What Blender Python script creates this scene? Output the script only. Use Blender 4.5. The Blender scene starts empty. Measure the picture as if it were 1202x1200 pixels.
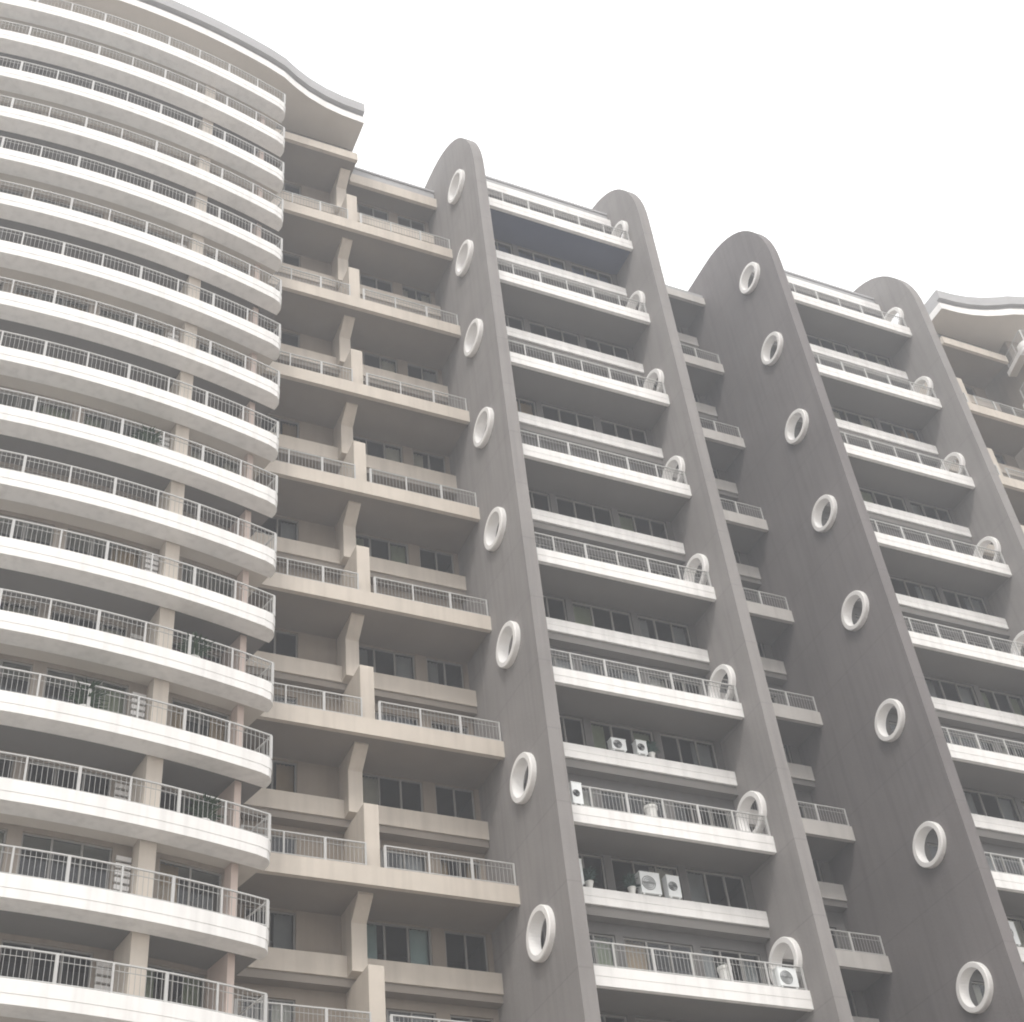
import bpy, bmesh, math, random
from mathutils import Matrix, Vector
random.seed(11)
S = bpy.context.scene
C = S.collection
GROUND = -1.6          # the eye of the photographer is the origin

# ------------------------------------------------------------------ materials
def new_mat(name):
    m = bpy.data.materials.new(name); m.use_nodes = True
    nt = m.node_tree
    return m, nt, nt.nodes['Principled BSDF']

def surf(name, col, var=0.12, scale=0.6, rough=0.8, streak=0.0, bump=0.0, joint=0.0, spec=0.3):
    """painted / cast surface: cloudy tone, rain streaks running down, fine grain"""
    m, nt, b = new_mat(name)
    N, L = nt.nodes, nt.links
    geo = N.new('ShaderNodeNewGeometry')
    n1 = N.new('ShaderNodeTexNoise'); n1.inputs['Scale'].default_value = scale; n1.inputs['Detail'].default_value = 6
    n1.inputs['Roughness'].default_value = 0.62
    L.new(geo.outputs['Position'], n1.inputs['Vector'])
    r1 = N.new('ShaderNodeMapRange'); r1.inputs[1].default_value = 0.3; r1.inputs[2].default_value = 0.7
    r1.inputs[3].default_value = 1 - var; r1.inputs[4].default_value = 1 + var * 0.5
    L.new(n1.outputs['Fac'], r1.inputs[0])
    fac = r1.outputs[0]
    if streak:
        mp = N.new('ShaderNodeMapping'); mp.inputs['Scale'].default_value = (3.2, 3.2, 0.16)
        L.new(geo.outputs['Position'], mp.inputs['Vector'])
        n2 = N.new('ShaderNodeTexNoise'); n2.inputs['Scale'].default_value = 1.0; n2.inputs['Detail'].default_value = 4
        L.new(mp.outputs[0], n2.inputs['Vector'])
        r2 = N.new('ShaderNodeMapRange'); r2.inputs[1].default_value = 0.45; r2.inputs[2].default_value = 0.75
        r2.inputs[3].default_value = 1.0; r2.inputs[4].default_value = 1 - streak
        L.new(n2.outputs['Fac'], r2.inputs[0])
        mu = N.new('ShaderNodeMath'); mu.operation = 'MULTIPLY'
        L.new(fac, mu.inputs[0]); L.new(r2.outputs[0], mu.inputs[1]); fac = mu.outputs[0]
    if joint:
        sp = N.new('ShaderNodeSeparateXYZ'); L.new(geo.outputs['Position'], sp.inputs[0])
        md = N.new('ShaderNodeMath'); md.operation = 'PINGPONG'; md.inputs[1].default_value = 1.5; L.new(sp.outputs[2], md.inputs[0])
        r3 = N.new('ShaderNodeMapRange'); r3.inputs[1].default_value = .02; r3.inputs[2].default_value = .04
        r3.inputs[3].default_value = 1 - joint; r3.inputs[4].default_value = 1.0
        L.new(md.outputs[0], r3.inputs[0])
        m3 = N.new('ShaderNodeMath'); m3.operation = 'MULTIPLY'
        L.new(fac, m3.inputs[0]); L.new(r3.outputs[0], m3.inputs[1]); fac = m3.outputs[0]
    mix = N.new('ShaderNodeMix'); mix.data_type = 'RGBA'; mix.blend_type = 'MULTIPLY'
    mix.inputs[0].default_value = 1.0
    mix.inputs[6].default_value = (*col, 1)
    cmb = N.new('ShaderNodeCombineColor')
    for k in range(3): L.new(fac, cmb.inputs[k])
    L.new(cmb.outputs[0], mix.inputs[7])
    L.new(mix.outputs[2], b.inputs['Base Color'])
    b.inputs['Roughness'].default_value = rough
    b.inputs['Specular IOR Level'].default_value = spec
    if bump:
        n3 = N.new('ShaderNodeTexNoise'); n3.inputs['Scale'].default_value = 9; n3.inputs['Detail'].default_value = 5
        L.new(geo.outputs['Position'], n3.inputs['Vector'])
        bp = N.new('ShaderNodeBump'); bp.inputs['Strength'].default_value = bump; bp.inputs['Distance'].default_value = 0.03
        L.new(n3.outputs['Fac'], bp.inputs['Height']); L.new(bp.outputs[0], b.inputs['Normal'])
    return m

def glass_mat(name, tint, clear, rough=0.02, dust=0.0):
    m = bpy.data.materials.new(name); m.use_nodes = True
    nt = m.node_tree; N, L = nt.nodes, nt.links
    N.remove(N['Principled BSDF'])
    out = N['Material Output']
    tr = N.new('ShaderNodeBsdfTransparent'); tr.inputs[0].default_value = (*[clear * t for t in tint], 1)
    gl = N.new('ShaderNodeBsdfGlossy'); gl.inputs['Roughness'].default_value = rough; gl.inputs[0].default_value = (.95, .97, 1, 1)
    geo = N.new('ShaderNodeNewGeometry')
    io = N.new('ShaderNodeMapRange'); io.inputs[3].default_value = 1.5; io.inputs[4].default_value = 1 / 1.5
    L.new(geo.outputs['Backfacing'], io.inputs[0])
    fr = N.new('ShaderNodeFresnel'); L.new(io.outputs[0], fr.inputs[0])
    base = tr.outputs[0]
    if dust:
        df = N.new('ShaderNodeBsdfDiffuse'); df.inputs[0].default_value = (.62, .62, .61, 1)
        nz = N.new('ShaderNodeTexNoise'); nz.inputs['Scale'].default_value = .7; nz.inputs['Detail'].default_value = 4
        L.new(geo.outputs['Position'], nz.inputs['Vector'])
        mr = N.new('ShaderNodeMapRange'); mr.inputs[1].default_value = .3; mr.inputs[2].default_value = .7
        mr.inputs[3].default_value = dust * .55; mr.inputs[4].default_value = dust * 1.45
        L.new(nz.outputs['Fac'], mr.inputs[0])
        m0 = N.new('ShaderNodeMixShader'); L.new(mr.outputs[0], m0.inputs[0]); L.new(tr.outputs[0], m0.inputs[1]); L.new(df.outputs[0], m0.inputs[2])
        base = m0.outputs[0]
    mx = N.new('ShaderNodeMixShader')
    L.new(fr.outputs[0], mx.inputs[0]); L.new(base, mx.inputs[1]); L.new(gl.outputs[0], mx.inputs[2])
    L.new(mx.outputs[0], out.inputs['Surface'])
    return m

M = dict(
    white=surf('white_render', (.865, .857, .847), .06, .5, .75, .13, .05),
    offwhite=surf('offwhite_render', (.74, .73, .725), .07, .5, .75, .12, .05),
    beige=surf('beige_render', (.60, .545, .48), .10, .5, .8, .12, .06),
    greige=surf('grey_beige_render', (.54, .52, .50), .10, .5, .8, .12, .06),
    fin_shade_tint=surf('grey_render_shade_tint', (.19, .176, .176), .14, .22, .9, .16, .25, .12),  # same fin render, with the shade of the recess painted into its colour
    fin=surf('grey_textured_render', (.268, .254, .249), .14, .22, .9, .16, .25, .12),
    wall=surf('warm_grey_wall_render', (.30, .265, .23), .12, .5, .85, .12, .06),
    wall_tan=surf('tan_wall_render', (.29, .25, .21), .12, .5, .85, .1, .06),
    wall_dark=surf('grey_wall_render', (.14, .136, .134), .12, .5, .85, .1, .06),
    wall_pink=surf('pinkish_wall_render', (.60, .50, .45), .08, .5, .85, .08, .06),
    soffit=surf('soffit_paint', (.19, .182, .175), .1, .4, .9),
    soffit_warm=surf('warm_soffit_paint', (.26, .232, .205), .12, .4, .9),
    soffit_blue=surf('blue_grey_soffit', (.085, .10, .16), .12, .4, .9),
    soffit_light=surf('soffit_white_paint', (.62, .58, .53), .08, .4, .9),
    coping=surf('grey_coping', (.42, .42, .43), .1, .6, .8),
    ring=surf('white_ring_paint', (.86, .85, .84), .05, 1.5, .55),
    rail=surf('rail_paint', (.50, .50, .495), .06, 1.0, .45),
    bars=surf('grey_bar_paint', (.36, .36, .355), .06, 1.0, .5),
    frame=surf('window_frame_paint', (.27, .265, .255), .08, 1.0, .5),
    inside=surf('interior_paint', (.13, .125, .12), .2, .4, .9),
    paving=surf('paving_stone', (.33, .295, .255), .2, .2, .9),
    asphalt=surf('asphalt_surface', (.05, .05, .052), .25, .6, .9),
    c_cream=surf('cream_curtain', (.62, .58, .50), .12, 2, .9),
    c_tan=surf('tan_curtain', (.50, .36, .24), .12, 2, .9),
    c_grey=surf('grey_curtain', (.36, .36, .37), .12, 2, .9),
    c_green=surf('sage_curtain', (.36, .39, .27), .12, 2, .9),
    c_aqua=surf('aqua_curtain', (.46, .60, .60), .12, 2, .9),
    c_blue=surf('blue_grey_curtain', (.12, .15, .24), .15, 2, .9),
    maroon=surf('maroon_cloth', (.15, .062, .065), .2, 3, .9),
    cloth=surf('pale_cloth', (.72, .72, .75), .1, 3, .9),
    plastic=surf('white_enamel', (.84, .87, .88), .04, 2, .45),
    grille=surf('dark_grille', (.07, .075, .08), .1, 4, .6),
    pot=surf('white_glazed_pot', (.80, .80, .78), .05, 2, .5),
    soil=surf('potting_soil', (.06, .045, .035), .3, 8, 1),
    leaf=surf('plant_leaf', (.045, .085, .04), .4, 6, .6),
    leaf_teal=surf('blue_green_leaf', (.05, .10, .085), .4, 6, .6),
    glass=glass_mat('window_glass', (.86, .9, .9), .8),
)

# ------------------------------------------------------------------ mesh builder
R = 36.0; TX, TY = 2.5, 38.72         # plan circle of the curved tower
def bend(u, v, z):
    a = u / R
    return (TX + (R - v) * math.sin(a), TY + R - (R - v) * math.cos(a), z)
MIRX = 70.4
def mirror(f):
    def g(u, v, z):
        x, y, z = f(u, v, z) if f else (u, v, z)
        return (MIRX - x, y, z)
    return g

WORG = {}
class MB:
    def __init__(s, mp=None): s.v = []; s.f = []; s.m = []; s.mp = mp
    def P(s, u, v, z):
        s.v.append(s.mp(u, v, z) if s.mp else (u, v, z)); return len(s.v) - 1
    def F(s, ids, mat=0): s.f.append(list(ids)); s.m.append(mat)
    def box(s, u0, u1, v0, v1, z0, z1, mat=0, seg=None, bottom=None):
        n = seg or (max(1, math.ceil((u1 - u0) / 0.7)) if s.mp else 1)
        rows = []
        for i in range(n + 1):
            u = u0 + (u1 - u0) * i / n
            rows.append([s.P(u, v0, z0), s.P(u, v1, z0), s.P(u, v1, z1), s.P(u, v0, z1)])
        bm_ = mat if bottom is None else bottom
        for a, b in zip(rows, rows[1:]):
            s.F([a[0], b[0], b[1], a[1]], bm_); s.F([a[1], b[1], b[2], a[2]], mat)
            s.F([a[2], b[2], b[3], a[3]], mat); s.F([a[3], b[3], b[0], a[0]], mat)
        s.F(rows[0], mat); s.F(rows[-1][::-1], mat)
    def strip(s, us, front, back, z0, z1, mat=0, bottom=None):
        """slab whose front edge is front(u) and back edge back(u)"""
        bm_ = mat if bottom is None else bottom
        rows = [[s.P(u, front(u), z0), s.P(u, back(u), z0), s.P(u, back(u), z1), s.P(u, front(u), z1)] for u in us]
        for a, b in zip(rows, rows[1:]):
            s.F([a[0], b[0], b[1], a[1]], bm_); s.F([a[1], b[1], b[2], a[2]], mat)
            s.F([a[2], b[2], b[3], a[3]], mat); s.F([a[3], b[3], b[0], a[0]], mat)
        s.F(rows[0], mat); s.F(rows[-1][::-1], mat)
    def lathe(s, c, prof, n=20, mat=0):
        rings = [[s.P(c[0] + r * math.cos(2 * math.pi * k / n), c[1] + r * math.sin(2 * math.pi * k / n), c[2] + z) for k in range(n)] for r, z in prof]
        for a, b in zip(rings, rings[1:]):
            for k in range(n): s.F([a[k], a[(k + 1) % n], b[(k + 1) % n], b[k]], mat)
        s.F(rings[0][::-1], mat); s.F(rings[-1], mat)
    def build(s, name, mats, parent=None, org=(0, 0, 0), smooth=False, recalc=True):
        me = bpy.data.meshes.new(name)
        me.from_pydata([(x - org[0], y - org[1], z - org[2]) for x, y, z in s.v], [], s.f)
        mats = mats if isinstance(mats, (list, tuple)) else [mats]
        for m in mats: me.materials.append(M[m])
        for p, k in zip(me.polygons, s.m): p.material_index = k; p.use_smooth = smooth
        if recalc:
            b = bmesh.new(); b.from_mesh(me); bmesh.ops.recalc_face_normals(b, faces=b.faces); b.to_mesh(me); b.free()
        o = bpy.data.objects.new(name, me); C.objects.link(o)
        po = WORG[parent.name] if parent else (0, 0, 0)
        o.location = tuple(a - b for a, b in zip(org, po)); o.parent = parent
        WORG[o.name] = org
        return o

def thing(name, label, cat, loc, group=None):
    o = bpy.data.objects.new(name, None); C.objects.link(o)
    o.location = loc; o.empty_display_size = 0.3
    o['label'] = label; o['category'] = cat
    if group: o['group'] = group
    WORG[o.name] = tuple(loc)
    return o

def dup(o, parent=None, dz=0.0, dx=0.0, dy=0.0, top=True):
    c = o.copy(); C.objects.link(c); c.parent = parent
    if top: c.location = (o.location[0] + dx, o.location[1] + dy, o.location[2] + dz)
    WORG[c.name] = tuple(a + b for a, b in zip(WORG[o.name], (dx, dy, dz)))
    for ch in [k for k in o.children]: 
        d = dup(ch, c, top=False)
    return c

# ------------------------------------------------------------------ building pieces
def wall_storey(mb, u0, u1, v, z0, z1, openings, th=0.22, mat=0):
    """one storey of wall with real openings (a, b, sill height, head height)"""
    cur = u0
    for a, b, sill, head in openings:
        mb.box(cur, a, v, v + th, z0, z1, mat)
        if sill > 0: mb.box(a, b, v, v + th, z0, z0 + sill, mat)
        mb.box(a, b, v, v + th, z0 + head, z1, mat)
        cur = b
    mb.box(cur, u1, v, v + th, z0, z1, mat)

def make_window(parent, mp, a, b, v, z0, z1, panels, curtain=None, side=0, name='window'):
    """frame > pane (+ curtain behind the glass)"""
    d0, d1, w = v + .07, v + .15, .06
    g = .004
    f = MB(mp)
    f.box(a + g, b - g, d0, d1, z0 + g, z0 + w); f.box(a + g, b - g, d0, d1, z1 - w, z1 - g)
    f.box(a + g, a + w, d0, d1, z0 + w, z1 - w); f.box(b - w, b - g, d0, d1, z0 + w, z1 - w)
    for k in range(1, panels):
        u = a + (b - a) * k / panels
        f.box(u - w * .55, u + w * .55, d0 - .01, d1 + .01, z0 + w, z1 - w)
    org = bend0(mp, (a + b) / 2, v, z0)
    fo = f.build(name, 'frame', parent, org)
    p = MB(mp)
    n = 4 if mp else 1
    for k in range(n):
        ua, ub = a + .03 + (b - a - .06) * k / n, a + .03 + (b - a - .06) * (k + 1) / n
        p.F([p.P(ua, v + .11, z0 + .03), p.P(ub, v + .11, z0 + .03), p.P(ub, v + .11, z1 - .03), p.P(ua, v + .11, z1 - .03)])
    p.build('pane', 'glass', fo, org, recalc=False)
    if curtain:
        c = MB(mp)
        L_ = b - a
        spans = {0: [(a, a + L_ * .38)], 1: [(b - L_ * .38, b)], 2: [(a, a + L_ * .27), (b - L_ * .27, b)], 3: [(a + .05, b - .05)]}[side]
        for s0, s1 in spans:
            n = max(6, int((s1 - s0) / .07))
            lo = []; hi = []
            for i in range(n + 1):
                u = s0 + (s1 - s0) * i / n
                vv = v + .36 + .05 * (1 if i % 2 else -1) * (.7 + .3 * math.sin(i * 1.7))
                lo.append(c.P(u, vv, z0 + .05)); hi.append(c.P(u, vv, z1 + .05))
            for i in range(n): c.F([lo[i], lo[i + 1], hi[i + 1], hi[i]])
        c.build('curtain', curtain, fo, org, smooth=True, recalc=False)
    return fo

def bend0(mp, u, v, z): return mp(u, v, z) if mp else (u, v, z)

def railing(parent, mp, u0, u1, v, z, h=0.95, step=1.5, org=(0, 0, 0), ends=()):
    """metal rail with posts, and its infill of thin bars; ends: (u, v_front, v_back) side returns"""
    r = MB(mp); g = MB(mp)
    r.box(u0, u1, v - .025, v + .025, z + h - .045, z + h)
    r.box(u0, u1, v - .016, v + .016, z + .07, z + .10)
    n = max(1, round((u1 - u0) / step))
    for k in range(n + 1):
        u = u0 + .03 + (u1 - u0 - .06) * k / n
        wd = .03 if k % 2 else .048
        r.box(u - wd, u + wd, v - .03, v + .03, z, z + h - .045, seg=1)
    for k in range(n):
        ua = u0 + (u1 - u0) * k / n; ub = u0 + (u1 - u0) * (k + 1) / n
        m = max(3, round((ub - ua) / .15))
        for i in range(1, m):
            u = ua + (ub - ua) * i / m
            g.box(u - .0065, u + .0065, v - .0065, v + .0065, z + .10, z + h - .045, seg=1)
        g.box(ua + .05, ub - .05, v - .009, v + .009, z + h * .74, z + h * .74 + .018)
    for (u, va, vb) in ends:
        r.box(u - .025, u + .025, va + .03, vb, z + h - .045, z + h)
        r.box(u - .016, u + .016, va + .03, vb, z + .07, z + .10)
        m = max(1, round((vb - va) / 1.1))
        for k in range(1, m + 1):
            v_ = va + (vb - va) * k / m
            r.box(u - .03, u + .03, v_ - .05, v_ - .003, z, z + h - .045)
        q = round((vb - va) / .15)
        for k in range(1, q):
            v_ = va + (vb - va) * k / q
            g.box(u - .0065, u + .0065, v_ - .0065, v_ + .0065, z + .10, z + h - .045, seg=1)
    ro = r.build('railing', 'rail', parent, org)
    g.build('infill_bars', 'bars', parent, org)

CURT = ['c_cream', 'c_grey', 'c_cream', 'c_tan', 'c_grey', 'c_cream', 'c_green']

# ------------------------------------------------------------------ finned blocks
FTH = 0.55
ZP, STEP = 65.14, 6.0
PY = 40.56
FY = 38.5
def make_fin(x0, back, parent, finish='fin'):
    rH, rB = 0.86, 1.3          # the opening flares towards the far face
    def seg_hit(poly, ang):
        dy, dz = math.cos(ang), math.sin(ang); best = None
        for (a, b) in zip(poly, poly[1:] + poly[:1]):
            ey, ez = b[0] - a[0], b[1] - a[1]
            den = dy * ez - dz * ey
            if abs(den) < 1e-9: continue
            t = (a[0] * ez - a[1] * ey) / den
            s_ = (a[0] * dz - a[1] * dy) / den
            if t > 1e-6 and -1e-6 <= s_ <= 1 + 1e-6 and (best is None or t < best): best = t
        return best * dy, best * dz
    mb = MB()
    levels = list(range(0, 11))
    for k in levels:
        zc = ZP - STEP * k
        lo = zc - 3 if k < levels[-1] else GROUND - .5
        if k == 0:
            top = [(back, 70.55), (43.9, 70.55)]
            n = 14
            for i in range(1, n + 1):
                t = i / n * math.pi / 2
                top.append((43.9 - (43.9 - FY) * math.sin(t) ** .95, 64.3 + 6.25 * math.cos(t) ** .9 if i < n else 64.3))
            poly = [(FY, lo), (back, lo)] + top
        else:
            poly = [(FY, lo), (back, lo), (back, zc + 3), (FY, zc + 3)]
        rel = [(y - PY, z - zc) for y, z in poly]
        angs = sorted(set([round(math.atan2(z, y) % (2 * math.pi), 6) for y, z in rel] + [round(2 * math.pi * i / 40, 6) for i in range(40)]))
        inn = []; out = []
        for a in angs:
            inn.append((math.cos(a), math.sin(a)))
            h = seg_hit(rel, a); out.append((PY + h[0], zc + h[1]))
        n = len(angs)
        ids = {}
        for xi, x in enumerate((x0, x0 + FTH)):
            ids[xi] = ([mb.P(x, PY + (rB if xi else rH) * p[0], zc + (rB if xi else rH) * p[1]) for p in inn], [mb.P(x, *p) for p in out])
        for i in range(n):
            j = (i + 1) % n
            mb.F([ids[0][0][i], ids[0][0][j], ids[0][1][j], ids[0][1][i]])
            mb.F([ids[1][0][i], ids[1][1][i], ids[1][1][j], ids[1][0][j]])
            mb.F([ids[0][0][i], ids[1][0][i], ids[1][0][j], ids[0][0][j]])
            za, zb = out[i][1], out[j][1]
            if abs(za - lo) < 1e-4 and abs(zb - lo) < 1e-4 and k < levels[-1]: continue
            if k > 0 and abs(za - zc - 3) < 1e-4 and abs(zb - zc - 3) < 1e-4: continue
            mb.F([ids[0][1][i], ids[0][1][j], ids[1][1][j], ids[1][1][i]])
    org = (x0 + FTH / 2, 42.5, GROUND)
    fo = mb.build('fin', finish, parent, org)
    # one ring, copied down the fin
    rb = MB(); n = 40
    prof = [(x0 - .22, .715), (x0 - .22, .89), (x0 - .18, .92), (x0 + .25, .92), (x0 + .25, .74)]
    rings = [[rb.P(x, PY + r * math.cos(2 * math.pi * i / n), ZP + r * math.sin(2 * math.pi * i / n)) for i in range(n)] for x, r in prof]
    for a, b in zip(rings, rings[1:] + rings[:1]):
        for i in range(n): rb.F([a[i], a[(i + 1) % n], b[(i + 1) % n], b[i]])
    r0 = rb.build('porthole_ring', 'ring', fo, (x0, PY, ZP))
    for k in levels[1:]: dup(r0, fo, dz=-STEP * k)
    return fo

ZD, ZS = 63.75, 61.45          # tops of the deep and shallow bands of a finned bay
YD, YS, YW = 39.68, 41.1, 41.62
NK = 10
def finned_block(x0, x1, back, label):
    t = thing('finned_block', label, 'building', ((x0 + x1) / 2, 42, GROUND))
    make_fin(x0, back, t, 'fin_shade_tint' if x0 > 35 else 'fin'); make_fin(x1, back, t)
    a, b = x0 + FTH + .003, x1 - .003
    zb = lambda k: ZD - STEP * k
    # deep balcony
    d = MB(); z = ZD
    d.box(a, b, YD, YD + .2, z - .34, z); d.box(a, b, YD + .012, YD + .2, z - .67, z - .34)
    d.box(a, b, YD + .2, YW - .003, z - .58, z - .25, 0, bottom=1)
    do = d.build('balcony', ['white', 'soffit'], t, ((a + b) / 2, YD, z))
    railing(do, None, a + .04, b - .04, YD + .1, z, .92, 1.48, ((a + b) / 2, YD, z))
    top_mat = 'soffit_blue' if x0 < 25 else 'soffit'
    # shallow balcony with a solid parapet
    s = MB(); z = ZS
    s.box(a, b, YS, YS + .15, z - .32, z); s.box(a, b, YS + .012, YS + .15, z - .62, z - .32)
    s.box(a, b, YS + .15, YW - .003, z - 1.0, z - .80, 1, bottom=1)
    s.box(a, b, YS + .10, YS + .15, z - 1.0, z - .622, 1)
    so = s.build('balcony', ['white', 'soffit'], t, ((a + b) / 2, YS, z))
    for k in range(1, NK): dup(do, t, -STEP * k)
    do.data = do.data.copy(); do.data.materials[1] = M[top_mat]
    for k in range(-1, NK):
        if k: dup(so, t, -STEP * k)
    # back wall with openings
    w = MB()
    W = b - a
    ops = [(a + .3, a + W * .31, .02, 2.52), (a + W * .345, a + W * .655, .02, 2.52), (a + W * .69, b - .3, .02, 2.52)]
    for k in range(-1, NK):
        zs = ZS - STEP * k - .85              # shallow floor
        zd = ZD - STEP * (k + 1) - .25        # deep floor below it
        zt = ZD - STEP * k - .25 if k >= 0 else 67.4
        wall_storey(w, a, b, YW, zs, zt, ops if k >= 0 else [])
        wall_storey(w, a, b, YW, zd, zs, ops)
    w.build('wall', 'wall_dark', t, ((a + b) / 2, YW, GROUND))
    c = MB()
    c.box(a, b, YW + 2.6, YW + 2.8, GROUND, 67.4)
    for k in range(-1, NK):
        for zz in (ZS - STEP * k - .85, ZD - STEP * (k + 1) - .25):
            c.box(a, b, YW + .23, YW + 2.59, zz - .2, zz - .01)
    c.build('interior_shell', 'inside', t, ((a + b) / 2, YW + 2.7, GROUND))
    # windows
    for k in range(0, NK):
        for lev in (0, 1):
            z0 = (ZS - STEP * k - .85) if lev == 0 else (ZD - STEP * k - .25)
            if z0 < 8: continue
            for ua, ub, sl, hd in ops:
                cur = random.choice(CURT + [None, None, None])
                sd = random.choice([0, 1, 2, 2])
                if k == 0 and lev == 0 and x0 < 25: cur, sd = 'c_blue', 3
                make_window(t, None, ua, ub, YW, z0 + sl, z0 + hd, 3, cur, sd)
    # roof parapet
    p = MB()
    p.box(a, b, YS + .22, YS + .45, 67.3 + .2, 68.1); p.box(a, b, YS + .16, YS + .5, 68.1, 68.25)
    p.box(a, b, YS + .45, back - .05, 67.41, 67.6)
    p.build('parapet', 'coping', t, ((a + b) / 2, YS, 68))
    return t

XA, XB, XC, XD = 21.26, 30.75, 39.02, 48.76
blockA = finned_block(XA, XB, 49.0, 'grey finned tower bay with white balconies, second volume from the curved tower at the left')
blockC = finned_block(XC, XD, 49.0, 'grey finned tower bay with white balconies at the right, beyond the narrow recess')

# ------------------------------------------------------------------ recessed blocks
def haunch(mb, x, y0, y1, z):
    """tapered bracket under the deep slab, from the pier out to the slab edge"""
    i = [[mb.P(u, y0, z), mb.P(u, y1, z), mb.P(u, y1, z - .75), mb.P(u, y0, z - .08)] for u in (x - .268, x + .268)]
    mb.F(i[0]); mb.F(i[1][::-1])
    for k in range(4): mb.F([i[0][k], i[0][(k + 1) % 4], i[1][(k + 1) % 4], i[1][k]])

def recess_block(x0, x1, yd, zd, ys, zs, yw, mat, wmat, part_x, label, mp=None, loc=None, left_top=True, floors=NK):
    """zd / zs: tops of the deep and shallow bands; part_x: dividing wall, None for none"""
    t = thing('recessed_block', label, 'building', loc)
    o0 = bend0(mp, (x0 + x1) / 2, yd, zd); o1 = bend0(mp, (x0 + x1) / 2, ys, zs)
    d = MB(mp)
    d.box(x0, x1, yd, yd + .2, zd - .70, zd, seg=1)
    d.box(x0, x1, yd + .2, yw - .003, zd - .56, zd - .25, 0, bottom=1, seg=1)
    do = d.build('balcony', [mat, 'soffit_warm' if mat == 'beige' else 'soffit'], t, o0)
    if part_x:
        railing(do, mp, x0 + .04, part_x - .32, yd + .1, zd, .92, 1.45, o0)
        railing(do, mp, part_x + .32, x1 - .04, yd + .1, zd, .92, 1.45, o0)
    else: railing(do, mp, x0 + .04, x1 - .04, yd + .1, zd, .92, 1.45, o0)
    s = MB(mp)
    s.box(x0, x1, ys, ys + .15, zs - .76, zs, seg=1)
    s.box(x0, x1, ys + .15, yw - .003, zs - 1.05, zs - .86, 0, bottom=1, seg=1)
    s.box(x0, x1, ys + .08, ys + .15, zs - 1.05, zs - .763, 1, seg=1)
    so = s.build('balcony', [mat, 'soffit_warm' if mat == 'beige' else 'soffit'], t, o1)
    for k in range(1, floors): dup(do, t, -STEP * k)
    for k in range(-1, floors):
        if k: dup(so, t, -STEP * k)
    # wall
    w = MB(mp); c = MB(mp)
    if part_x:
        opsR = [(part_x + .32, part_x + 2.9, .02, 2.56), (part_x + 3.4, part_x + 5.0, .02, 2.56)]
        opsL = [(x0 + .9, x0 + 2.7, .02, 2.52)]
        ops = opsL + opsR
    else:
        W = x1 - x0
        ops = [(x0 + .5, x0 + W * .45, .02, 2.52), (x0 + W * .55, x1 - .5, .02, 2.52)]
    for k in range(-1, floors):
        f_s = zs - STEP * k - .86; f_d = zd - STEP * (k + 1) - .25; f_t = zd - STEP * k - .25
        wall_storey(w, x0, x1, yw, f_s, f_t, ops); wall_storey(w, x0, x1, yw, f_d, f_s, ops)
        for zz in (f_s, f_d):
            c.box(x0, x1, yw + .23, yw + 2.49, zz - .2, zz - .01, seg=1)
    c.box(x0, x1, yw + 2.5, yw + 2.7, GROUND, zd + 6, seg=1)
    oc = bend0(mp, (x0 + x1) / 2, yw, GROUND)
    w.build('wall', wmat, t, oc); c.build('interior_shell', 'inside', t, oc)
    for k in range(-1, floors):
        for lev in (0, 1):
            z0 = (zs - STEP * k - .86) if lev == 0 else (zd - STEP * (k + 1) - .25)
            if z0 < 8: continue
            for wi, (ua, ub, sl, hd) in enumerate(ops):
                cur = random.choice(CURT + [None, None, None]); sd = random.choice([0, 1, 2, 2])
                if part_x and mp is None and wi == 1 and lev == 0 and k == 6: cur, sd = 'c_aqua', 2
                make_window(t, mp, ua, ub, yw, z0 + sl, z0 + hd, 3 if ub - ua > 2 else 2, cur, sd)
    if part_x:
        # dividing wall: runs out to the edge on the deep storeys, stays back on the shallow ones
        q = MB(mp); q.box(part_x - .27, part_x + .27, yd + .36, yw - .004, zd - STEP - .25 + .004, zs - 1.055, seg=1)
        q0 = q.build('partition', mat, t, bend0(mp, part_x, yw, zd - STEP))
        e = MB(mp); pf = ys - .48; px_ = part_x - .14
        e.box(px_ - .27, px_ + .27, pf, yw - .004, zs - .745, zd - .565, seg=1)
        haunch(e, px_, yd + .75, pf - .002, zd - .565)
        e0 = e.build('partition', mat, t, bend0(mp, part_x, yw, zs))
        for k in range(-1, floors):
            if k: dup(q0, t, -STEP * k); dup(e0, t, -STEP * k) if k >= 0 else None
        e1 = MB(mp); haunch(e1, px_, yd + .75, pf - .002, zd + STEP - .565); e1.box(px_ - .27, px_ + .27, pf, yw - .004, zs + STEP - .745, zd + STEP - .565, seg=1)
        e1.build('partition', mat, t, bend0(mp, part_x, yw, zs + STEP))
        # the topmost slab: deep on the tower side, pulled back on the other
        u = MB(mp); z = zd + STEP
        u.box(x0, part_x + .27, yd, yd + .2, z - .6, z, seg=1); u.box(x0, part_x + .27, yd + .2, yw, z - .5, z - .2, 0, bottom=1, seg=1)
        u.build('balcony', [mat, 'soffit_warm' if mat == 'beige' else 'soffit'], t, bend0(mp, (x0 + part_x) / 2, yd, z))
        u = MB(mp)
        u.box(part_x + .275, x1, yd + 1.25, yd + 1.45, z - .75, z, seg=1); u.box(part_x + .275, x1, yd + 1.45, yw + 2.7, z - .5, z - .2, 0, bottom=1, seg=1)
        u.build('roof_slab', [mat, 'soffit_warm' if mat == 'beige' else 'soffit'], t, bend0(mp, (part_x + x1) / 2, yd, z))
        u = MB(mp); u.box(part_x + .275, x1, yd + 1.5, yd + 1.8, z + .004, z + .85, seg=1)
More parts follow.
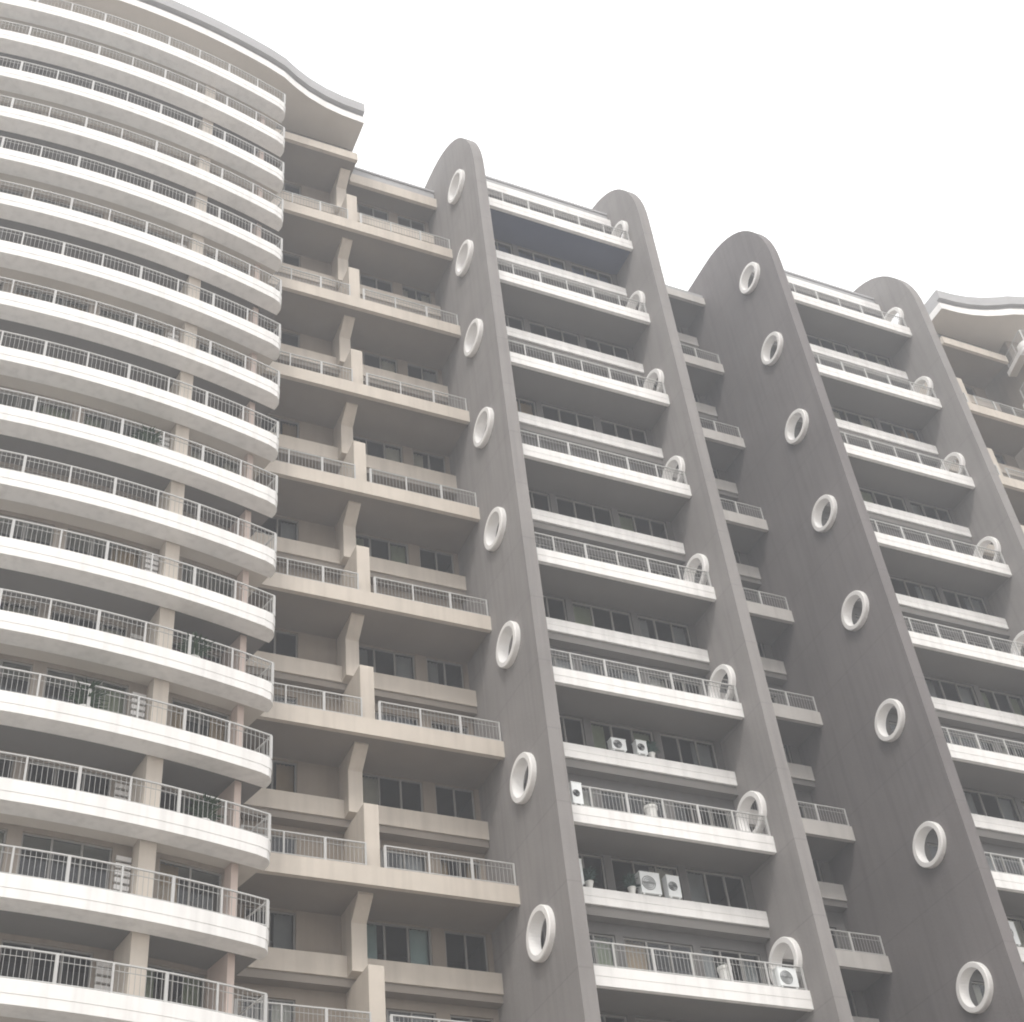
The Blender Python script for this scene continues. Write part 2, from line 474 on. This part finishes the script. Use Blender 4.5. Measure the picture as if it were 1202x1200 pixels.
        u.box(part_x + .275, x1, yd + 1.42, yd + 1.86, z + .85, z + .98, seg=1)
        u.build('parapet', 'coping', t, bend0(mp, (part_x + x1) / 2, yd, z + .8))
        u = MB(mp); u.box(x0, part_x + .2, yd + .9, yw + 2.7, z - .2 + .004, z + 2.2, seg=1)
        u.build('penthouse_wall', 'wall_dark', t, bend0(mp, (x0 + part_x) / 2, yd, z + .8))
    else:
        u = MB(mp); z = zd + STEP
        u.box(x0, x1, yd, yd + .2, z - .7, z - .1); u.box(x0, x1, yd + .2, yw + 2.7, z - .55, z - .25, 0, bottom=1)
        u.build('roof_slab', [mat, 'soffit_warm' if mat == 'beige' else 'soffit'], t, bend0(mp, (x0 + x1) / 2, yd, z))
        u = MB(mp); u.box(x0, x1, yd + .08, yd + .35, z - .096, z + .25)
        u.build('parapet', 'coping', t, bend0(mp, (x0 + x1) / 2, yd, z + .1))
    return t

recess_block(11.35, XA - .003, 41.99, 61.66, 43.95, 59.37, 44.5, 'beige', 'wall_tan', 16.05,
             'beige recessed block of stacked balconies between the left curved tower and the first grey fin',
             None, (16.3, 43, GROUND))
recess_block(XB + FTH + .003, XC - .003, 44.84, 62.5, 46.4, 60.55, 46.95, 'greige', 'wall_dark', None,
             'narrow shadowed recess of grey balconies between the two finned bays',
             None, (35.1, 46, GROUND))
recess_block(11.35, MIRX - XD - FTH - .003, 41.99, 61.66, 43.95, 59.37, 44.5, 'beige', 'wall_tan', 16.05,
             'beige recessed block at the right edge beyond the last grey fin',
             mirror(None), (54, 43, GROUND))

# ------------------------------------------------------------------ curved towers
UE = 9.62
def vfront(inset=0.0):
    r = .55
    def f(u):
        e = abs(u) - (UE - r)
        base = inset
        if e <= 0: return base
        return base + r - math.sqrt(max(0, r * r - min(e, r) ** 2))
    return f
US = [UE * i / 30 for i in range(-28, 29)]
US = [-UE, -UE + .02, -UE + .07, -UE + .16, -UE + .3] + [u for u in US if abs(u) < UE - .45] + [UE - .3, UE - .16, UE - .07, UE - .02, UE]
def curved_tower(label, mp, loc, detail_lo, detail_hi):
    t = thing('curved_tower', label, 'building', loc)
    z = 66.53 + .37
    SD = 2.6
    NF = 23
    protos = {}
    def band(j):
        zz = z - 3 * j
        even = j % 2 == 0
        b = MB(mp)
        b.strip(US, vfront(0), lambda u: .75, zz - .40, zz)
        b.strip([u * (UE - .02) / UE for u in US], lambda u: vfront(.012)(u * UE / (UE - .02)), lambda u: .75, zz - .70, zz - .403)
        b.strip([u * (UE - .06) / UE for u in US], lambda u: .752, lambda u: SD, zz - .60, zz - .22, 0, bottom=1)
        og = bend0(mp, 0, 0, zz)
        o = b.build('balcony', ['white', 'soffit_light' if even else 'soffit'], t, og)
        railing(o, mp, -UE + .2, UE - .2, .13, zz, .95, 1.55, og, ends=((UE - .2, .13, 2.4), (-UE + .2, .13, 2.4)))
        return o
    def storey(j):
        """walls of the storey UNDER band j"""
        top = z - 3 * j - .60; flo = z - 3 * (j + 1) - .22
        even = j % 2 == 0
        v = 1.4 if even else 2.2
        ops = [(-8.6, -6.3, .02, 2.45), (-4.95, -1.95, .02, 2.45), (-1.5, 1.5, .02, 2.45), (1.95, 4.75, .02, 2.45), (6.3, 8.5, .02, 2.45)]
        w = MB(mp); wall_storey(w, -9.0, 9.0, v, flo, top - .004, ops)
        w.box(-9.0, -8.772, v + .222, 8.0, flo + .002, flo + 2.998); w.box(8.772, 9.0, v + .222, 8.0, flo + .002, flo + 2.998)
        wo = w.build('wall', 'wall', t, bend0(mp, 0, v, flo))
        qs = []
        for s in (-1, 1):
            q = MB(mp); q.box(s * 5.65 - .27, s * 5.65 + .27, .8, v - .003, flo + .004, top - .004, seg=1)
            qs.append(q.build('partition', 'beige', t, bend0(mp, s * 5.65, v, flo)))
        q = MB(mp); q.box(8.55, 8.8, .95, v - .003, flo + .004, top - .004, seg=1)
        qs.append(q.build('partition', 'wall_pink', t, bend0(mp, 8.7, v, flo)))
        lv = MB(mp)
        for i in range(9):
            zz = flo + .1 + i * .24
            lv.box(4.86, 5.34, v - .1, v - .02, zz, zz + .15, seg=1)
        qs.append(lv.build('louver_panel', 'offwhite', t, bend0(mp, 5.1, v, flo)))
        return [wo] + qs, ops, v, flo
    pb = {}
    for j in range(NF):
        par = j % 2
        if par not in pb:
            pb[par] = (j, band(j), storey(j))
            st = pb[par][2]
        else:
            j0, bo, st = pb[par]
            dup(bo, t, -3 * (j - j0))
            for o in st[0]: dup(o, t, -3 * (j - j0))
        j0, bo, st = pb[par]
        flo = st[3] - 3 * (j - j0)
        if flo > 15:
            for wi, (ua, ub, sl, hd) in enumerate(st[1]):
                if wi < detail_lo or wi > detail_hi: continue
                cur = random.choice(CURT + [None, None]); sd = random.choice([0, 1, 2, 2])
                if j == 10 and wi == 3: cur, sd = 'c_tan', 1
                if j in (9, 11) and wi == 4: cur, sd = 'maroon', 3
                if j in (7, 12) and wi == 3: cur, sd = 'c_green', 1
                make_window(t, mp, ua, ub, st[2], flo + sl, flo + hd, 3 if ub - ua > 2.4 else 2, cur, sd)
    # storey under the cornice
    w = MB(mp); w.box(-9.0, 9.0, 2.2, 8.0, z - .22 + .004, 69.2)
    w.build('penthouse_wall', 'wall', t, bend0(mp, 0, 2.2, z))
    c = MB(mp)
    c.box(-8.77, 8.77, 5.6, 5.8, GROUND, z - .23)
    for j in range(NF):
        c.box(-8.77, 8.77, 2.61, 5.59, z - 3 * j - .5, z - 3 * j - .25)
    c.build('interior_shell', 'inside', t, bend0(mp, 0, 5.7, GROUND))
    # cornice: follows the arc, then swings out over the recessed block
    def fr(off):
        pts = []
        for i in range(-14, 14):
            x, y, _ = bend(i * 9.0 / 14, -off, 0); pts.append((x, y))
        for x, y in [(11.7, 39.95), (12.4, 40.30), (13.2, 40.62), (14.2, 40.88), (15.2, 41.02), (16.4, 41.08)]:
            pts.append((x, y - off))
        left = []
        for x, y in [(11.7, 39.95), (12.4, 40.30), (13.2, 40.62), (14.2, 40.88), (15.2, 41.02), (16.4, 41.08)]:
            left.append((2 * TX - x, y - off))
        return left[::-1] + pts
    m0 = (lambda x, y, zz: (MIRX - x, y, zz)) if mp is not bend else None
    c = MB(m0)
    def poly_strip(front, yb, z0, z1, mat, bottom):
        rows = [[c.P(x, y, z0), c.P(x, yb, z0), c.P(x, yb, z1), c.P(x, y, z1)] for x, y in front]
        for a, b in zip(rows, rows[1:]):
            c.F([a[0], b[0], b[1], a[1]], bottom); c.F([a[1], b[1], b[2], a[2]], mat); c.F([a[2], b[2], b[3], a[3]], mat); c.F([a[3], b[3], b[0], a[0]], mat)
        c.F(rows[0], mat); c.F(rows[-1][::-1], mat)
    poly_strip(fr(0.0), 46.5, 69.25, 69.8, 0, 2)
    poly_strip(fr(-.12), 46.4, 69.803, 70.1, 1, 1)
    poly_strip(fr(.16), 46.6, 70.103, 70.85, 1, 1)
    c.build('cornice', ['white', 'coping', 'soffit_light'], t, bend0(m0, TX, 39, 69.5))
    return t
curved_tower('white banded curved tower at the left, its sweeping balconies stacked floor over floor', bend, (TX, 42, GROUND), 1, 4)
curved_tower('curved white tower just entering the frame at the far right edge', mirror(bend), (MIRX - TX, 42, GROUND), 3, 4)

# ------------------------------------------------------------------ things on the balconies
def ac_unit(x, y, z, w, h, label, group='white boxes on the balcony edges'):
    t = thing('air_conditioner', label, 'air conditioner', (x, y, z), group)
    b = MB(); d = .32
    b.box(-w / 2 + x, w / 2 + x, y, y + d, z + .05, z + h)
    b.box(-w / 2 + x + .05, -w / 2 + x + .12, y + .02, y + d - .02, z, z + .05)
    b.box(w / 2 + x - .12, w / 2 + x - .05, y + .02, y + d - .02, z, z + .05)
    b.box(-w / 2 + x - .012, w / 2 + x + .012, y - .012, y + d + .012, z + h, z + h + .025)
    b.build('casing', 'plastic', t, (x, y, z))
    g = MB(); n = 24; r = min(w, h) * .34; cx, cz = x - w * .1, z + h * .52
    for rr in (r, r * .75, r * .5, r * .25):
        A = [[g.P(cx + q * math.cos(2 * math.pi * i / n), yy, cz + q * math.sin(2 * math.pi * i / n)) for i in range(n)] for q, yy in ((rr, y - .002), (rr, y - .02), (rr - .018, y - .02), (rr - .018, y - .002))]
        for p, q in zip(A, A[1:] + A[:1]):
            for i in range(n): g.F([p[i], p[(i + 1) % n], q[(i + 1) % n], q[i]])
    g.box(cx - r, cx + r, y - .025, y - .021, cz - .01, cz + .01)
    g.build('fan_grille', 'grille', t, (x, y, z))
    return t
def pot_plant(x, y, z, r, h, leafm, label, fol=1.0, cat='potted plant', group=None):
    t = thing('potted_plant', label, cat, (x, y, z), group)
    p = MB()
    p.lathe((x, y, z), [(r * .62, 0), (r * .66, .03), (r * .78, h * .4), (r * .95, h * .85), (r * 1.06, h * .88), (r * 1.06, h), (r * .92, h), (r * .88, h * .9)], 20)
    p.build('pot', 'pot', t, (x, y, z), smooth=False)
    f = MB()
    for i in range(int(170 * fol)):
        a = random.uniform(0, 2 * math.pi); el = random.uniform(.0, 1.45)
        l = random.uniform(.12, .42) * fol; w = random.uniform(.03, .06)
        dx, dy, dz = math.cos(a) * math.cos(el), math.sin(a) * math.cos(el), math.sin(el)
        bx, by, bz = x + random.uniform(-.4, .4) * r, y + random.uniform(-.4, .4) * r, z + h * .9 + random.uniform(0, .3) * fol
        sx, sy = -math.sin(a) * w, math.cos(a) * w
        m_ = (bx + dx * l * .55, by + dy * l * .55, bz + dz * l * .6)
        e_ = (bx + dx * l * 1.15, by + dy * l * 1.15, bz + dz * l * .75)
        i0 = f.P(bx, by, bz); i1 = f.P(m_[0] + sx, m_[1] + sy, m_[2]); i2 = f.P(*e_); i3 = f.P(m_[0] - sx, m_[1] - sy, m_[2])
        f.F([i0, i1, i2, i3])
    f.build('foliage', leafm, t, (x, y, z), recalc=False)
    return t
def tower_plant(u, j, r, h, label, fol):
    x, y, z = bend(u, .52, 66.9 - 3 * j - .22 + .003)
    pot_plant(x, y, z, r, h, 'leaf', label, fol, group='plants behind the curved tower railings')
zS = lambda k: ZS - STEP * k + .002
zD = lambda k: ZD - STEP * k + .002
YP = YS - .08
ac_unit(26.0, YP, zS(6), .80, .86, 'larger of the two white boxes on the lowest parapet of the first finned bay')
ac_unit(26.95, YP, zS(6), .52, .86, 'slimmer white box beside the larger one on the lowest parapet of the first finned bay')
ac_unit(25.65, YP, zS(5), .62, .52, 'low white box on the second lowest parapet of the first finned bay')
ac_unit(26.65, YP, zS(5), .45, .62, 'upright narrow white box on the second lowest parapet of the first finned bay')
ac_unit(23.05, YP, zS(6), .55, 1.0, 'tall white box against the grey fin on the lowest parapet of the first finned bay')
ac_unit(22.9, YP, zS(5), .45, .62, 'white box against the grey fin on the second lowest parapet of the first finned bay')
ac_unit(42.0, YP, zS(6), .85, 1.0, 'pale bluish white box at the lower right, beside the broad dark fin')
ac_unit(22.75, YD - .04, zD(6) , .40, .9, 'white box behind the fin edge on a railed balcony of the first finned bay')
ac_unit(29.95, YD - .04, zD(7), .75, .70, 'white box at the right end of the lowest railed balcony, beside the slim fin')
pot_plant(25.95, YD + .42, zD(6) - .25, .24, .95, 'leaf', 'tall white pot standing behind the railing, second lowest railed balcony', .55, group='white pots on railed balconies')
pot_plant(27.75, YD + .42, zD(7) - .25, .24, .95, 'leaf', 'tall white pot standing behind the railing, lowest railed balcony', .55, group='white pots on railed balconies')
pot_plant(25.3, YS + .1, zS(6), .15, .26, 'leaf_teal', 'blue green bushy plant left of the two white boxes on the lowest parapet', 1.1)
pot_plant(23.62, YS + .1, zS(6), .15, .26, 'leaf_teal', 'blue green plant beside the tall white box near the grey fin', 1.1)
pot_plant(27.15, YS + .1, zS(5), .14, .24, 'leaf_teal', 'blue green plant right of the narrow white box, second lowest parapet', 1.0)
tower_plant(6.6, 12, .22, .55, 'leafy green plant behind the curved tower railing, a little right of its tan pier', 1.9)
tower_plant(4.2, 9, .22, .5, 'small bushy plant behind a curved tower railing halfway up, left of the pier', 1.6)
tower_plant(7.3, 14, .2, .5, 'green plant behind the curved tower railing near its rounded end, low in the frame', 1.7)
tower_plant(3.1, 13, .24, .5, 'wide green plant behind the curved tower railing, low at the far left edge', 1.9)

# ------------------------------------------------------------------ ground, road, haze
def sheet(name, x0, x1, y0, y1, z, mat):
    m = MB(); n = 8
    m.F([m.P(x0, y0, z), m.P(x1, y0, z), m.P(x1, y1, z), m.P(x0, y1, z)])
    o = m.build(name, mat, None, (0, 0, z), recalc=False); o['kind'] = 'structure'; return o
sheet('ground', -3000, 3000, -3000, 3000, GROUND, 'paving')
sheet('road', -800, 800, -6, 3, GROUND + .004, 'asphalt')
k = MB(); k.box(-800, 800, 3.0, 3.3, GROUND + .002, GROUND + .14); k.box(-800, 800, 3.3, 7, GROUND + .002, GROUND + .136)
o = k.build('pavement', 'paving', None, (0, 3, GROUND)); o['kind'] = 'structure'

HAZE = True
if HAZE:
    h = MB(); h.box(-160, 240, -60, 160, GROUND + .01, 130)
    m = bpy.data.materials.new('haze_air'); m.use_nodes = True
    nt = m.node_tree; nt.nodes.remove(nt.nodes['Principled BSDF'])
    vs = nt.nodes.new('ShaderNodeVolumeScatter'); vs.inputs['Color'].default_value = (.90, .935, 1.0, 1)
    vs.inputs['Density'].default_value = 0.0021; vs.inputs['Anisotropy'].default_value = 0.35
    nt.links.new(vs.outputs[0], nt.nodes['Material Output'].inputs['Volume'])
    M['haze'] = m
    o = h.build('haze', 'haze', None, (0, 0, 0)); o['kind'] = 'structure'

# ------------------------------------------------------------------ light
W = bpy.data.worlds.new('World'); S.world = W; W.use_nodes = True
N, L = W.node_tree.nodes, W.node_tree.links
SUN_EL, SUN_AZ = math.radians(48), math.radians(212)     # azimuth from +Y, clockwise
sky = N.new('ShaderNodeTexSky'); sky.sky_type = 'NISHITA'; sky.sun_disc = False
sky.sun_elevation = SUN_EL; sky.sun_rotation = SUN_AZ; sky.dust_density = 4; sky.air_density = 1.2
sc = N.new('ShaderNodeMix'); sc.data_type = 'RGBA'; sc.blend_type = 'MULTIPLY'; sc.inputs[0].default_value = 1
sc.inputs[7].default_value = (.10, .10, .10, 1)
L.new(sky.outputs[0], sc.inputs[6])
tc = N.new('ShaderNodeTexCoord')
nz = N.new('ShaderNodeTexNoise'); nz.inputs['Scale'].default_value = 2.2; nz.inputs['Detail'].default_value = 6
L.new(tc.outputs['Generated'], nz.inputs['Vector'])
cr = N.new('ShaderNodeValToRGB')
cr.color_ramp.elements[0].position = .3; cr.color_ramp.elements[0].color = (1.52, 1.54, 1.58, 1)
cr.color_ramp.elements[1].position = .7; cr.color_ramp.elements[1].color = (1.74, 1.73, 1.72, 1)
L.new(nz.outputs['Fac'], cr.inputs[0])
mx = N.new('ShaderNodeMix'); mx.data_type = 'RGBA'; mx.inputs[0].default_value = .9
L.new(sc.outputs[2], mx.inputs[6]); L.new(cr.outputs[0], mx.inputs[7])
bg = N['Background']; bg.inputs['Strength'].default_value = 1.0
L.new(mx.outputs[2], bg.inputs['Color'])
sun = bpy.data.lights.new('sun', 'SUN'); sun.energy = 1.9; sun.angle = math.radians(14); sun.color = (1, .965, .92)
so = bpy.data.objects.new('sun', sun); C.objects.link(so)
dirv = Vector((math.sin(SUN_AZ) * math.cos(SUN_EL), math.cos(SUN_AZ) * math.cos(SUN_EL), math.sin(SUN_EL)))
so.rotation_euler = dirv.to_track_quat('Z', 'Y').to_euler(); so.location = (0, -20, 60)

# ------------------------------------------------------------------ camera
yaw, pitch, roll, fpx = 0.498, 0.743, -0.124, 1760.8
cy, sy, cp, sp = math.cos(yaw), math.sin(yaw), math.cos(pitch), math.sin(pitch)
fwd = Vector((sy * cp, cy * cp, sp)); right = Vector((cy, -sy, 0)); up = right.cross(fwd)
cr_, sr_ = math.cos(roll), math.sin(roll)
r2 = right * cr_ + up * sr_; u2 = up * cr_ - right * sr_
cam = bpy.data.cameras.new('camera'); co = bpy.data.objects.new('camera', cam); C.objects.link(co)
co.matrix_world = Matrix(((r2.x, u2.x, -fwd.x, 0), (r2.y, u2.y, -fwd.y, 0), (r2.z, u2.z, -fwd.z, 0), (0, 0, 0, 1)))
cam.sensor_width = 36; cam.lens = 36 * fpx / 1202; cam.clip_start = .1; cam.clip_end = 6000
S.camera = co

S.view_settings.view_transform = 'Standard'; S.view_settings.look = 'None'
S.view_settings.exposure = 0; S.view_settings.gamma = 1
S.render.engine = 'CYCLES'
S.cycles.max_bounces = 7; S.cycles.diffuse_bounces = 3; S.cycles.transparent_max_bounces = 8
S.cycles.volume_bounces = 1; S.cycles.use_denoising = True
S.render.filter_size = 1.9; S.cycles.filter_width = 1.9
